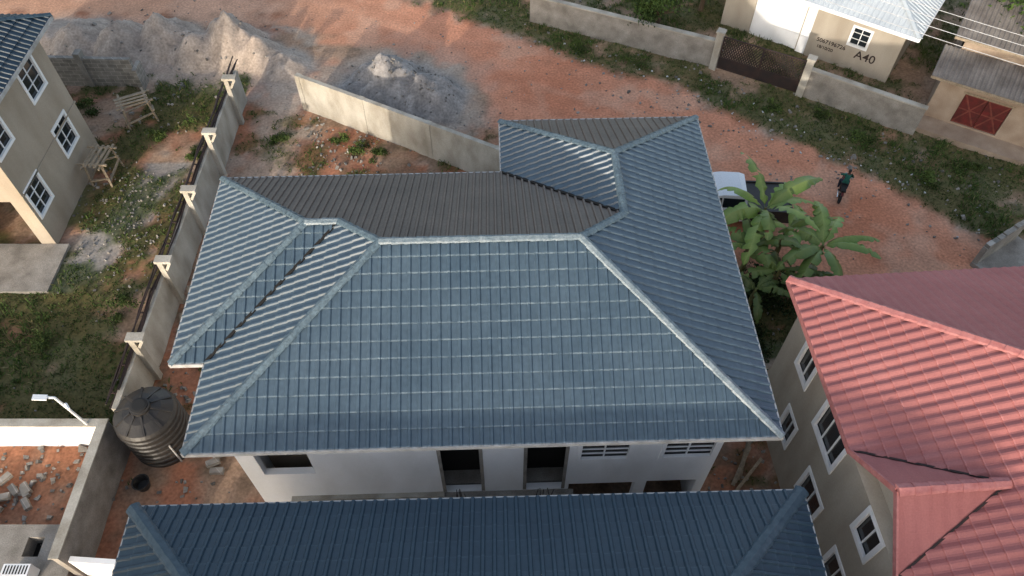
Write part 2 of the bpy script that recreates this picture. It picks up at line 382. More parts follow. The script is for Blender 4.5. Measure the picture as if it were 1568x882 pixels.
def tree(name,x,y,h,r,n=2500,size=.16):
    g=group(name);mb=MB();z0=gz(x,y)-.1
    top=V((x+.1,y,z0+h*.55));mb.cyl((x,y,z0),top,.16,.1,8,'bark')
    for i in range(7):
        a=i*2.4;e=V((x+math.cos(a)*r*.7,y+math.sin(a)*r*.7,z0+h*(.7+.2*random.random())))
        mb.cyl(top-ZA*.2*random.random(),e,.07,.02,6,'bark')
    mb.obj("trunk_and_limbs",g)
    foliage("crown",g,(x,y,z0+h*.75),(r,r,h*.36),n,size)
tree("leafy_tree",23.9,30.9,5.6,2.4,5600,.22)
tree("leafy_tree",7.6,35.2,2.6,1.5,3200,.16)
tree("leafy_tree",10.4,37.6,2.4,1.2,2000,.16)
for (x,y,r,h) in((-15.2,17.3,.6,.5),(-17.3,15.6,.7,.5),(-16.6,27.2,.5,.4),(-14.6,26.0,.5,.4),(-10.9,27.0,.45,.35),(-6.9,26.2,.6,.45),(-6.0,25.7,.5,.4),(-8.0,26.9,.4,.3),(12.6,29.2,.5,.35),(16.4,27.0,.7,.4),(6.4,32.8,.7,.45),(3.6,34.2,.7,.4),(18.5,24.4,.6,.4),(-20.5,28.9,.7,.5),(20.6,24.9,.6,.4),(15.0,28.7,.5,.4)):
    sg=group("weed_bush");foliage("leaves",sg,(x,y,gz(x,y)+h*.4),(r,r,h*.5),700,.09,((.03,.055,.015),(.12,.17,.04)))

# ------------------------------------------------------------------ main house
EZ=6.4; m=.468
def zf(h): return EZ+m*h
house=group("blue_roof_house",(-8.24,8.19,0),math.radians(1.8))
R1=(4.875,4.875,zf(4.875));R2=(10.245,4.875,zf(4.875));R5=(11.66,6.29,zf(3.46));R6=(11.66,8.84,zf(3.46))
R3=(2.6,6.2,zf(3.55));R4=(3.55,6.2,zf(3.55))
A=(0,0,EZ);B=(15.12,0,EZ);C=(15.12,12.3,EZ);Dd=(8.2,12.3,EZ);E=(8.2,9.75,EZ);F=(-.95,9.75,EZ);G=(-.95,2.65,EZ);H=(0,2.65,EZ)
rb=MB()
roof_sheet(rb,[A,B,R2,R1])
roof_sheet(rb,[(15.12,6.29,EZ),C,R6,R5],row=.45,sh=.02,m1='roof')
roof_sheet(rb,[B,(15.12,6.29,EZ),R5,R2],row=.45,sh=.02,m1='roof')
roof_sheet(rb,[Dd,E,R5,R6],sh=.02,m1='roof')
roof_sheet(rb,[H,A,R1,R4],sh=.025,m1='roof')
roof_sheet(rb,[F,G,R3],sh=.025,m1='roof')
roof_sheet(rb,[G,H,R4,R3])
roof_sheet(rb,[C,Dd,R6],m0='roof_haze',m1='roof_haze',sh=.015)
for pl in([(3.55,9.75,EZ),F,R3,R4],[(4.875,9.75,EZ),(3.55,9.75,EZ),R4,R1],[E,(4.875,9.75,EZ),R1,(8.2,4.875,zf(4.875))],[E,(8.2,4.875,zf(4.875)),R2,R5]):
    roof_sheet(rb,pl,m0='roof_haze',m1='roof_haze',sh=.012,pitch=.22,rh=.05)
rb.obj("roof",house)
rc=MB()
for a,b in((A,R1),(R1,R2),(R2,B),(R2,R5),(R5,R6),(R6,C),(R6,Dd),(R3,R4),(R4,R1),(R3,G),(R3,F)):
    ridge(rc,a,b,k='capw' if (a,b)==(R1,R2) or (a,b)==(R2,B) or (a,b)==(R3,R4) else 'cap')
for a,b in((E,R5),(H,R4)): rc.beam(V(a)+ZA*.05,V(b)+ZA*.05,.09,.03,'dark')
rc.obj("ridge_caps",house)
fb=MB(); out=[A,B,C,Dd,E,F,G,H]
for i in range(8):
    a=V(out[i]);b=V(out[(i+1)%8]);u=(b-a).normalized();o=u.cross(ZA)
    fb.beam(a+o*.03-ZA*.05-u*.03,b+o*.03-ZA*.05+u*.03,.04,.14,'fascia')
fb.add([(p[0],p[1],EZ-.05) for p in out],[tuple(range(8))[::-1]],'fascia')
fb.obj("fascia_and_soffit",house)
wb=MB(); wy=.62
p0=(.72,wy);p1=(14.1,wy);o0=.72
def X2(xw): return xw+8.24-.02-o0
FL=2.0
ops=[(X2(-7.0),X2(-5.55),3.6,5.1),(X2(-1.98),X2(-.82),FL,4.9),(X2(.42),X2(1.58),FL,4.9),(X2(1.92),X2(3.35),4.0,5.3),(X2(4.25),X2(5.72),4.0,5.3),
     (X2(-6.5),X2(-2.1),.1,1.9),(X2(1.75),X2(3.75),.6,2.3),(X2(4.1),X2(5.6),.6,2.35)]
wall(wb,p0,p1,-.1,EZ-.06,.2,ops,'white')
wall(wb,(14.1,wy+.2),(14.1,11.7),0,EZ-.06,.2,[(2,3.2,4,5.3),(6,7.2,4,5.3)],'white')
wall(wb,(14.1,11.7),(8.9,11.7),0,EZ-.06,.2,[],'white')
wall(wb,(8.9,11.5),(8.9,9.1),0,EZ-.06,.2,[],'white'); wall(wb,(8.7,9.1),(-.3,9.1),0,EZ-.06,.2,[(2,3.2,4,5.3),(6,7.2,4,5.3)],'white')
wall(wb,(-.3,8.9),(-.3,3.2),0,EZ-.06,.2,[(2,3.2,4,5.3)],'white'); wall(wb,(-.1,3.2),(.72,3.2),0,EZ-.06,.2,[],'white'); wall(wb,(.72,3.2),(.72,wy+.2),0,EZ-.06,.2,[],'white')
wb.box((1.0,wy+.25,FL-.2),(13.8,9,FL),'conc')
wb.box((1,1.5,FL),(5.2,1.65,6.2),'beige')
wb.box((5.4,1.3,FL),(13.8,1.45,6.2),'dark')  # dark backing behind doors and windows, standing in for room shade
wb.box((1,1.6,0),(13.8,1.75,FL-.2),'dark')  # lower storey: dark sheet painted for the shade inside the openings
wb.obj("walls",house)
wd=MB()
for o in(ops[3],ops[4]): window(wd,p0,p1,o[0],o[1],o[2],o[3],2,5)
sl=ops[5]; wd.box((o0+sl[0]-.1,wy-.14,1.88),(o0+sl[1]+.1,wy-.002,2.0),'concw')
for o in (ops[1],ops[2]):
    for s in(o[0],o[1]): wd.box((o0+s-.05,wy-.012,FL),(o0+s+.05,wy-.002,4.9),'conc')
    for kk in range(5):
        x=o0+o[0]+.1+.12*kk+random.random()*.3; wd.cyl((x,wy-.3,1.8),(x+random.uniform(-.15,.15),wy-.35,2.6+random.random()*.4),.014,.012,5,'iron')
wd.box((o0+X2(-2.2),wy-.5,1.8),(o0+X2(1.9),wy-.003,1.95),'conc')
wd.obj("windows_and_door_openings",house)

# ------------------------------------------------------------------ front (near) house
fh=group("navy_roof_house",(-9.06,6.80,0),math.radians(1.5))
W2=16.1;D2=9.0;hh=D2/2
a=(0,0,EZ);b=(0,-D2,EZ);c=(W2,-D2,EZ);d=(W2,0,EZ);r1=(hh,-hh,zf(hh));r2=(W2-hh,-hh,zf(hh))
q=MB()
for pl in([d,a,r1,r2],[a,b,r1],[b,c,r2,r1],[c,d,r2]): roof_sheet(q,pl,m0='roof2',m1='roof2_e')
q.obj("roof",fh);q=MB()
for s,t in((a,r1),(b,r1),(c,r2),(d,r2),(r1,r2)): ridge(q,s,t,.32,.1,'roof2_e')
q.obj("ridge_caps",fh);q=MB()
out=[b,c,d,a]
for i in range(4):
    s=V(out[i]);t=V(out[(i+1)%4]);u=(t-s).normalized();o=u.cross(ZA)
    q.beam(s+o*.03-ZA*.09,t+o*.03-ZA*.09,.04,.2,'fascia')
q.add([(p[0],p[1],EZ-.05) for p in out],[(3,2,1,0)],'fascia'); q.obj("fascia_and_soffit",fh);q=MB()
q2=[(.7,-D2+.7),(W2-.7,-D2+.7),(W2-.7,-.7),(.7,-.7)]
for i in range(4): 
    s=V((*q2[i],0));t=V((*q2[(i+1)%4],0));u=(t-s).normalized()
    wall(q,(s+u*(.2 if i%2 else 0)).xy,(t-u*(.2 if i%2 else 0)).xy,0,EZ-.06,.2,[(2,3.4,1,2.3),(2,3.4,4,5.3),(5,6.4,1,2.3),(5,6.4,4,5.3)],'white')
q.box((1,-D2+1,2.5),(W2-1,-1,2.7),'conc'); q.obj("walls",fh)

# ------------------------------------------------------------------ red house
rh=group("red_roof_house",(8.14,13.72,0),math.radians(3.7))
def rz(x): return EZ+m*x
K=(0,0,EZ);P0=(0,-5.46,EZ);Q=(2.66,-7.02,rz(2.66));P1=(.1,-7.02,rz(2.66));P3=(0,-8.58,EZ);T=(6.5,-6.5,rz(6.5));S=(0,-16,EZ);T2=(6.5,-9.5,rz(6.5));S3=(13,-16,EZ);K2=(13,0,EZ)
q=MB()
roof_sheet(q,[K,P0,Q,T],.30,.38,.055,.03,'red','red_e','roll')
roof_sheet(q,[Q,P3,S,T2,T],.30,.38,.055,.03,'red','red_e','roll')
roof_sheet(q,[K2,K,T],.30,.38,.04,.02,'red','red','roll')
roof_sheet(q,[S,S3,T2],.34,.38,.05,.03,'red','red_e','roll')
roof_sheet(q,[S3,K2,T,T2],.34,.38,.05,.03,'red','red_e','roll')
roof_sheet(q,[P0,P1,Q],.34,.5,.012,.01,'red','red','roll'); roof_sheet(q,[P1,P3,Q],.34,.5,.012,.01,'red','red','roll')
q.obj("roof",rh);q=MB()
for s,t in((K,T),(T,T2),(T2,S),(T,K2),(T2,S3),(P1,Q)): ridge(q,s,t,.28,.09,'red_e')
for s,t in((P0,Q),(P3,Q)): q.beam(V(s)+ZA*.04,V(t)+ZA*.04,.05,.04,'iron')
for s,t in((K,P0),(P3,S),(K2,K)): q.beam(V(s)-ZA*.08,V(t)-ZA*.08,.05,.2,'red_e')
for s,t in((P0,P1),(P1,P3)): q.beam(V(s)+V((-.02,0,-.02)),V(t)+V((-.02,0,-.02)),.05,.16,'red_e')
q.add([(.05,0,EZ-.06),(.05,-16,EZ-.06),(13,-16,EZ-.06),(13,0,EZ-.06)],[(0,1,2,3)],'cream')
q.obj("ridge_caps_and_fascia",rh);q=MB()
w0=(.5,-.5);w1=(.5,-15.5)
def WY(yw): return -(yw-13.72)/.998-.5-.04
ops=[(WY(11.75)-.45,WY(11.75)+.45,4.1,5.4),(WY(9.5)-.75,WY(9.5)+.75,3.9,5.4),(WY(6.64)-.45,WY(6.64)+.45,4.1,5.4),(WY(11.07)-.4,WY(11.07)+.4,1.4,2.7),(WY(8.77)-.6,WY(8.77)+.6,1.3,2.7),(WY(6.5)-.5,WY(6.5)+.5,1.3,2.7)]
wall(q,w0,w1,0,EZ-.07,.2,ops,'cream')
wall(q,(12.5,-.5),(.7,-.5),0,EZ-.07,.2,[(3,4.2,4,5.3)],'cream'); wall(q,(.7,-15.5),(12.5,-15.5),0,EZ-.07,.2,[],'cream'); wall(q,(12.5,-15.3),(12.5,-.7),0,EZ-.07,.2,[],'cream')
q.add([(.45,-5.6,EZ-.07),(.45,-8.44,EZ-.07),(.45,-7.02,rz(2.66)-.12)],[(0,1,2)],'cream')
q.box((.8,-15,2.8),(12,-.9,2.95),'conc'); q.obj("walls",rh);q=MB()
for i,o in enumerate(ops): window(q,w0,w1,*o,cols=3 if i==1 else 2,rows=1,fw=.07)
q.obj("windows",rh)

# ------------------------------------------------------------------ left house
lh=group("beige_two_storey_house")
q=MB()
pl=[(-18.55,19.6,EZ),(-18.55,27.2,EZ),(-22.4,23.4,zf(3.8))]
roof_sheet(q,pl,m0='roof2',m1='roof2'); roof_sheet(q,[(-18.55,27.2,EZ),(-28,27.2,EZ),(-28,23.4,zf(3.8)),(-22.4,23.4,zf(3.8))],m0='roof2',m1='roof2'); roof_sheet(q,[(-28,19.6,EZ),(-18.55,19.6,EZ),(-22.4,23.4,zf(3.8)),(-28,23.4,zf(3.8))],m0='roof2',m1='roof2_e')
q.obj("roof",lh);q=MB()
for s,t in(((-18.55,27.2,EZ),(-22.4,23.4,zf(3.8))),((-18.55,19.6,EZ),(-22.4,23.4,zf(3.8))),((-22.4,23.4,zf(3.8)),(-28,23.4,zf(3.8)))): ridge(q,s,t,k='roof2_e')
q.beam((-18.52,19.6,EZ-.06),(-18.52,27.2,EZ-.06),.05,.15,'fascia');q.beam((-18.55,27.22,EZ-.08),(-28,27.22,EZ-.08),.05,.2,'fascia');q.beam((-18.55,19.58,EZ-.08),(-28,19.58,EZ-.08),.05,.2,'fascia')
q.add([(-18.6,19.6,EZ-.05),(-28,19.6,EZ-.05),(-28,27.2,EZ-.05),(-18.6,27.2,EZ-.05)],[(0,1,2,3)],'fascia')
q.obj("fascia_and_ridge",lh);q=MB()
w0=(-18.9,20.5);w1=(-18.9,26.2)
ops=[(3.45,4.75,4.6,6.0),(3.45,4.75,1.75,3.15),(.2,1.4,1.5,2.9),(.2,1.4,4.6,6.0)]
wall(q,w0,w1,0,EZ-.06,.2,ops,'beige'); wall(q,(-28,20.5),(-19.1,20.5),0,EZ-.06,.2,[(6.2,8.5,0,2.6),(3,4.5,1,2.4),(5.8,7.2,4.2,5.5)],'beige'); wall(q,(-19.1,26.2),(-28,26.2),0,EZ-.06,.2,[],'beige')
q.box((-27,20.9,2.8),(-19.2,26,2.95),'conc'); q.box((-27,23,0),(-19.2,23.2,2.8),'beige')
q.box((-24,18.0,-.2),(-18.35,20.48,.14),'conc')
q.obj("walls",lh);q=MB()
for o in ops: window(q,w0,w1,*o,cols=2,rows=3)
q.box((-18.88,20.47,2.82),(-18.86,26.25,2.9),'beige')
q.obj("windows",lh)

# ------------------------------------------------------------------ boundary walls
def freewall(name,p,q_,h,th,k,cap=None,ret=False):
    b=MB();p=V((*p,0));q_=V((*q_,0));u=(q_-p).normalized();L=(q_-p).length
    b.obox((p+q_)/2+ZA*(h/2-.15),[u,ZA.cross(u),ZA],(L/2,th/2,h/2+.15),k)
    if cap: b.obox((p+q_)/2+ZA*(h+.03),[u,ZA.cross(u),ZA],(L/2+.03,th/2+.05,.03),cap)
    return b if ret else b.obj(name)
b=freewall("boundary_wall",(-13.1,11.95),(-13.1,29.9),1.75,.2,'concw',ret=True)
for y in(28.2,24.6,21.2,17.6,14.2):
    b.box((-12.998,y-.13,-.1),(-12.80,y+.13,2.55),'concw'); b.box((-13.05,y-.17,2.55),(-12.45,y+.17,2.66),'concw'); b.beam((-12.78,y,2.1),(-12.5,y,2.55),.22,.1,'concw')
g=group("compound_wall");b.obj("wall_and_columns",g)
b=MB()
for i in range(9):
    x=-13.16-.07*(i%4);z=1.78+.06*(i//2)-.1*(i%3);y=12.0+random.random()
    pv=V((x,y,z))
    while pv.y<29.6:
        nv=V((x+random.uniform(-.06,.06),pv.y+1.2,z+random.uniform(-.07,.07)));b.cyl(pv,nv,.03,.03,6,'iron');pv=nv
for y in np.arange(12.6,29.5,1.1): b.beam((-13.15,y,1.6),(-13.5,y,1.68),.05,.05,'iron')
b.obj("iron_rods",g)
b=freewall("x",(-9.95,29.2),(-.5,24.2),2.0,.2,'concw',ret=True)
for s in(.0,3.55,7.1,10.6):
    u=V((9.45,-5,0)).normalized();c=V((-9.95,29.2,0))+u*s; b.obox(c+ZA*.98,[u,ZA.cross(u),ZA],(.13,.125,1.03),'concw')
b.obox(V((2.2,22.75,1)),[V((9.45,-5,0)).normalized(),ZA.cross(V((9.45,-5,0)).normalized()),ZA],(3.0,.1,1.05),'concw')
b.obj("rear_boundary_wall")
b=freewall("x",(-23.2,31.2),(-18.5,31.0),1.6,.2,'block',ret=True);b.box((-18.45,30.6,-.1),(-18.25,31.4,1.2),'block');b.box((-21.1,30.9,-.1),(-20.8,31.35,1.9),'conc');b.obj("block_wall")
b=freewall("x",(-13.15,7.0),(-13.15,11.4),2.0,.2,'conc',cap='concw',ret=True);b.obj("block_side_wall")
freewall("white_boundary_wall",(-32,11.55),(-13.3,11.55),1.5,.18,'white',cap='concw')
freewall("white_low_wall",(-13.0,7.15),(-10.8,7.0),1.5,.16,'white')
freewall("roadside_wall",(1.0,36.6),(10.1,32.6),1.5,.2,'conc',cap='concw')
freewall("roadside_wall",(14.3,30.3),(18.9,27.4),1.5,.2,'conc',cap='concw')
g=group("metal_gate");b=MB()
ga=V((10.35,32.4,0));gb=V((14.1,30.35,0));u=(gb-ga).normalized();n=ZA.cross(u);L=(gb-ga).length
for p in(ga-u*.1,gb+u*.1): b.obox(p+ZA*1.0,[u,n,ZA],(.17,.17,1.1),'concw'); b.obox(p+ZA*2.13,[u,n,ZA],(.21,.21,.04),'concw')
for lf in(0,1):
    s0=.12+lf*(L/2-.1);s1=s0+L/2-.14
    for s in(s0,s1): b.obox(ga+u*s+ZA*1.0,[u,n,ZA],(.03,.03,.9),'iron')
    for z in(.12,.7,1.88): b.obox(ga+u*(s0+s1)/2+ZA*z,[u,n,ZA],((s1-s0)/2,.025,.03),'iron')
    b.obox(ga+u*(s0+s1)/2+ZA*.4,[u,n,ZA],((s1-s0)/2,.006,.28),'iron')
    for i in range(-8,16):
        for sg in(1,-1):
            a0=s0+i*.13;z0=.73;z1=1.86;a1=a0+(z1-z0)*sg*.6
            lo=max(min(a0,a1),s0);hi=min(max(a0,a1),s1)
            if hi-lo<.05: continue
            f=lambda s:z0+(s-a0)/(a1-a0)*(z1-z0)
            b.beam(ga+u*lo+ZA*f(lo),ga+u*hi+ZA*f(hi),.02,.045,'iron')
b.obj("gate_leaves_and_posts",g)
b=MB();u=V((.85,.55,0)).normalized();b.obox((19.8,20.1,.55),[u,ZA.cross(u),ZA],(1.3,.1,.6),'conc');b.obox((20.2,19.6,.1),[u,ZA.cross(u),ZA],(1.4,.7,.12),'conc')
for i in range(7): b.obox(V((19.8,20.1,1.15))+u*(-1.1+i*.37)+ZA*random.uniform(-.05,.08),[u,ZA.cross(u),ZA],(.16,.1,random.uniform(.04,.14)),'block')
b.obj("broken_concrete_wall")

# ------------------------------------------------------------------ A40 house
g=group("cream_bungalow",(18.7,31.2,0),math.atan2(-.57,.82))
b=MB()
wall(b,(-9,0),(0,0),-.2,3.0,.2,[(1.6,4.2,0,2.5),(6.6,7.5,1.35,2.35)],'cream')
wall(b,(0,.2),(0,7),-.2,3.0,.2,[],'beige');wall(b,(0,7),(-9,7),-.2,3,.2,[],'cream');wall(b,(-9,6.8),(-9,.2),-.2,3,.2,[],'cream')
b.box((-7.38,.05,0),(-4.82,.12,2.48),'white')
b.box((-7.6,-.03,2.52),(-4.6,-.004,2.9),'white');b.box((-4.75,-.03,0),(-4.3,-.004,2.9),'white')
window(b,(-9,0),(0,0),6.6,7.5,1.35,2.35,2,3)
b.obj("walls_and_garage",g);b=MB()
ro=[(-9.6,-.6,3.1),(.6,-.6,3.1),(.6,7.6,3.1),(-9.6,7.6,3.1)];ra=(-5.5,3.5,5.0);rbb=(-3.5,3.5,5.0)
for pl in([ro[0],ro[1],rbb,ra],[ro[1],ro[2],rbb],[ro[2],ro[3],ra,rbb],[ro[3],ro[0],ra]): roof_sheet(b,pl,.25,0,.03,0,'zinc','zinc')
for s,t in((ro[1],rbb),(ro[0],ra),(ra,rbb),(ro[2],rbb)): ridge(b,s,t,.25,.06,'zinc')
b.beam((-9.6,-.62,3.03),(.6,-.62,3.03),.04,.18,'white');b.beam((.62,-.6,3.03),(.62,7.6,3.03),.04,.18,'white')
b.add([(x,y,3.05) for x,y,z in ro],[(0,1,2,3)],'fascia')
b.obj("roof",g)
for tx,sz,x,z in(("A40",.62,-1.9,.75),("5067196726",.3,-3.9,.95),("18/10/20",.24,-3.8,.62)):
    cu=bpy.data.curves.new("lettering","FONT");cu.body=tx;cu.size=sz;cu.extrude=.002;cu.offset=.006;cu.materials.append(M['iron'])
    o=bpy.data.objects.new("painted_lettering",cu);bpy.context.collection.objects.link(o);o.parent=g;o.location=(x,-.006,z);o.rotation_euler=(math.pi/2,0,0)

# ------------------------------------------------------------------ brown shop house
g=group("mud_brown_shop",(19.3,28.0,0),math.atan2(-.51,.86))
b=MB();b.box((-.1,-.5,-.2),(8,.6,.25),'mud')
wall(b,(0,.6),(8,.6),-.2,2.75,.2,[(1.2,3.2,.35,1.95),(4.6,5.8,.9,1.9)],'mud');wall(b,(0,6.4),(0,.8),-.2,2.75,.2,[],'mud');wall(b,(8,.8),(8,6.4),-.2,2.75,.2,[],'mud');wall(b,(8,6.4),(0,6.4),-.2,2.75,.2,[],'mud')
b.box((.2,1.9,2.75),(7.8,2.1,3.75),'mud')
b.obj("walls",g);b=MB()
b.box((1.22,.66,.36),(2.19,.71,1.94),'door');b.box((2.21,.66,.36),(3.18,.71,1.94),'door')
for x in(1.22,2.21):
    b.beam((x+.03,.645,.4),(x+.94,.645,1.9),.02,.07,'doord');b.beam((x+.03,.65,1.9),(x+.94,.65,.4),.02,.07,'doord')
    for zz in(.4,1.15,1.9): b.beam((x+.02,.64,zz),(x+.95,.64,zz),.02,.06,'doord')
b.box((4.62,.66,.92),(5.78,.7,1.88),'door');b.box((1.1,.57,1.95),(3.3,.597,2.05),'wood');b.obj("doors",g);b=MB()
roof_sheet(b,[(-.5,-.1,2.75),(8.5,-.1,2.75),(8.5,1.85,3.2),(-.5,1.85,3.2)],.2,0,.045,0,'oldzinc','oldzinc')
roof_sheet(b,[(-.3,1.6,3.85),(8.5,1.6,3.85),(8.5,4.4,4.6),(-.3,4.4,4.6)],.2,0,.045,0,'oldzinc','oldzinc')
roof_sheet(b,[(8.5,6.9,3.2),(-.3,6.9,3.2),(-.3,4.4,4.6),(8.5,4.4,4.6)],.2,0,.045,0,'oldzinc','oldzinc')
b.beam((-.5,-.1,2.7),(8.5,-.1,2.7),.05,.12,'wood');b.beam((-.3,1.6,3.8),(8.5,1.6,3.8),.05,.12,'wood');b.obj("roofs",g)

# ------------------------------------------------------------------ unseen block added behind the camera to cast roof shadows
g=group("unseen_shadow_block")
b=MB();cy=-8
ea=9.72;zr=11.6;hw=4.0;x0=-14.9;x1=3.8
a=(x0,cy-hw,ea);bb=(x1,cy-hw,ea);c=(x1,cy+hw,ea);d=(x0,cy+hw,ea);s=(x0+hw,cy,zr);t=(x1-hw,cy,zr)
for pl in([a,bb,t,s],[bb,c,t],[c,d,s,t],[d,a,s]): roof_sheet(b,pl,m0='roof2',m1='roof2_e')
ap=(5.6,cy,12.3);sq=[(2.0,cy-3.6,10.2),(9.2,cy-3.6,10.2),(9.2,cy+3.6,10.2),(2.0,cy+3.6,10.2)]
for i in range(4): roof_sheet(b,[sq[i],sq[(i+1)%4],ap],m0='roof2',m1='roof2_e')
b.obj("roof",g);b=MB()
b.box((x0+.6,cy-hw+.6,-.2),(2.5,cy+hw-.6,ea-.01),'cream');b.box((2.52,cy-3.1,-.2),(8.6,cy+3.1,10.19),'cream')
for zz in(1.2,4.3,7.4):
    for x in np.arange(x0+2,2,3.2): b.box((x,cy+hw-.605,zz),(x+1.3,cy+hw-.57,zz+1.2),'glass')
b.obj("walls",g)

# ------------------------------------------------------------------ water tank
g=group("water_tank");b=MB()
prof=[(1.0,0)]
for i in range(7):
    z=.1+i*.27; prof+= [(1.0,z),(1.035,z+.04),(1.035,z+.1),(1.0,z+.14)]
prof+=[(1.0,2.0),(.93,2.1),(.6,2.3),(.32,2.38),(.32,2.48),(.26,2.5)]
b.lathe((-11.9,11.65,0),prof,40,'black')
for i in range(10):
    a=i*math.pi/5; b.beam((-11.9+math.cos(a)*.34,11.65+math.sin(a)*.34,2.4),(-11.9+math.cos(a)*.93,11.65+math.sin(a)*.93,2.14),.07,.04,'black')
b.obj("tank_body",g);b=MB()
b.lathe((-11.9,11.65,2.5),[(.27,0),(.27,.05),(.2,.07)],24,'rubber');b.cyl((-11.2,10.9,.0),(-11.2,10.9,1.2),.03,.03,8,'fascia');b.obj("lid_and_pipe",g)
g=group("solar_street_lamp");b=MB();b.cyl((-13.85,11.5,.9),(-14.15,11.5,3.3),.045,.04,8,'white');b.cyl((-14.15,11.5,3.3),(-14.35,11.45,3.42),.04,.04,8,'white')
ax=[V((.95,.1,-.25)).normalized(),V((-.1,1,0)).normalized(),V((.25,0,.97)).normalized()]
b.obox((-14.5,11.42,3.46),ax,(.2,.09,.03),'white');b.obox((-14.5,11.42,3.425),ax,(.15,.06,.01),'glass')
b.cyl((-14.0,11.5,2.9),(-13.8,11.3,2.95),.05,.04,8,'white');b.obj("pole_and_head",g)
b=MB();b.box((-18,5.0,0),(-15.0,8.5,.6),'conc');b.box((-14.5,5.0,0),(-13.4,8.5,.6),'conc');b.box((-15.0,8.1,0),(-14.5,8.5,.6),'conc');b.box((-15.0,5,0),(-14.5,7.5,.6),'conc');b.box((-15,7.5,0),(-14.5,8.1,.05),'dark');b.obj("septic_tank_slab")
g=group("air_conditioner_unit");b=MB();b.box((-15.05,6.75,.64),(-14.25,7.1,1.2),'white');b.cyl((-14.75,6.75,.92),(-14.75,6.73,.92),.22,.22,20,'dark')
for i in range(6): b.box((-14.97,6.715,.74+i*.07),(-14.53,6.725,.755+i*.07),'white')
b.box((-15.0,6.78,.6),(-14.9,7.08,.64),'iron');b.box((-14.4,6.78,.6),(-14.3,7.08,.64),'iron')
for i in range(8): b.box((-14.98+i*.09,6.8,1.2),(-14.94+i*.09,7.05,1.206),'dark')
b.obj("casing",g)
b=MB();b.lathe((-12.2,10.0,gz(-12.2,10)),[(.2,0),(.27,.35),(.29,.36),(.25,.355),(.2,.05)],20,'black');b.obj("black_bucket")
def frame(name,x,y,a,s=1):
    b=MB();R=Matrix.Rotation(a,3,'Z');z0=gz(x,y)
    def T_(p): return V((x,y,z0))+R@(V(p)*s)
    for p,q_ in(((-.6,-.4,0),(-.5,-.35,1.1)),((.6,-.4,0),(.5,-.35,1.1)),((-.6,.4,0),(-.5,.35,1.1)),((.6,.4,0),(.5,.35,1.1)),((-.75,-.35,1.1),(.75,-.35,1.1)),((-.75,.35,1.1),(.75,.35,1.1)),((-.5,-.6,1.14),(-.5,.6,1.14)),((.5,-.6,1.14),(.5,.6,1.14)),((-.6,-.4,.3),(.6,-.4,.5)),((-.6,.4,.3),(.6,.4,.5)),((-.6,-.4,.5),(-.6,.4,.3)),((.6,-.4,.6),(.6,.4,.3))):
        b.beam(T_(p),T_(q_),.09,.06,'wood')
    for i in range(3): b.beam(T_((-.7,-.2+.2*i,1.17)),T_((.6,-.25+.22*i,1.17)),.12,.03,'wood')
    b.obj(name)
frame("timber_trestle",-17.7,28.4,.5,1.1);frame("timber_trestle",-18.1,24.6,1.5,1.1)
b=MB()
for i in range(9):
    x=-12.3+random.uniform(-.2,.3);y=15.5+i*.5;b.beam((x,y,.1+.05*i),(x+random.uniform(-.4,.3),y+random.uniform(.6,1.6),.15+.05*i),.15,.03,'wood')
for i in range(4): b.beam((7.3+.1*i,10+.1*i,.1),(8.0+.05*i,11.2+.2*i,.5),.12,.04,'wood')
b.beam((7.2,9.6,.2),(8.1,10.5,1.1),.1,.05,'wood')
b.obj("timber_planks")
def rubble():
    cl=[(-16.6,22,1.2,130,.6),(-17.2,24,.8,80,.6),(-15.6,20,1,70,.6),(-14.5,10.3,.9,50,1),(-16.8,9.6,1,70,1),(-17.5,10.4,.6,25,1),(-9,27.5,1,60,.8),(-7,26.3,.8,60,.8),(-8,25,1,40,.8),(-11,10,1,30,.8),(-12,13.5,.5,20,.8),(-4,29.6,1.2,90,.6),(-6,31,1.2,90,.6),(-17.5,29,1,40,.8),(-15,32.5,2,60,.8),(3,34,3,60,.8),(9,29.8,2,60,.8),(13,27.8,2,60,.8),(17,24.5,2,60,.8),(21,22,2,50,.8),(-20,33,2,50,.8),(7,30.6,2,50,.8),(-18.3,24.3,.6,30,.8),(8.3,15,.8,30,.8),(9.5,17.5,1,30,.8),(7.6,10.5,.5,25,.8),(8.0,12.5,.7,40,.9)]
    vs=[];fs=[];cols=[]
    def one(x,y,s,col):
        z=gz(x,y);R=Quaternion(V(np.random.normal(size=3)).normalized(),random.random()*3).to_matrix();o=len(vs)
        for dz in(-1,1):
            for dy in(-1,1):
                for dx in(-1,1):
                    p=R@V((dx*s*random.uniform(.5,1),dy*s*.7*random.uniform(.5,1),dz*s*.5*random.uniform(.6,1)));vs.append((x+p.x,y+p.y,z+s*.3+p.z));cols.append((*col,1))
        for f in[(0,2,3,1),(4,5,7,6),(0,1,5,4),(2,6,7,3),(0,4,6,2),(1,3,7,5)]: fs.append([a+o for a in f])
    for cx,cy,r,n,k in cl:
        for i in range(n):
            c=random.uniform(.14,.38);one(random.gauss(cx,r),random.gauss(cy,r),random.uniform(.03,.12)*k*(1.6 if random.random()<.1 else 1),(c,c*.92,c*.82))
    for i in range(700):
        x=random.uniform(-28,26);y=random.uniform(12,38)
        if -9<x<7 and 8<y<21: continue
        c=random.uniform(.12,.38);one(x,y,random.uniform(.02,.06),(c,c*.9,c*.8))
    for i in range(60):
        t=random.random();x=2+t*18+random.gauss(0,.8);y=35.2-t*13+random.gauss(0,.9);one(x,y,random.uniform(.03,.07),(.6,.61,.61))
    b=MB();b.add(vs,fs,'rub');b.obj("rubble",cols=cols)
rubble()
b=MB()
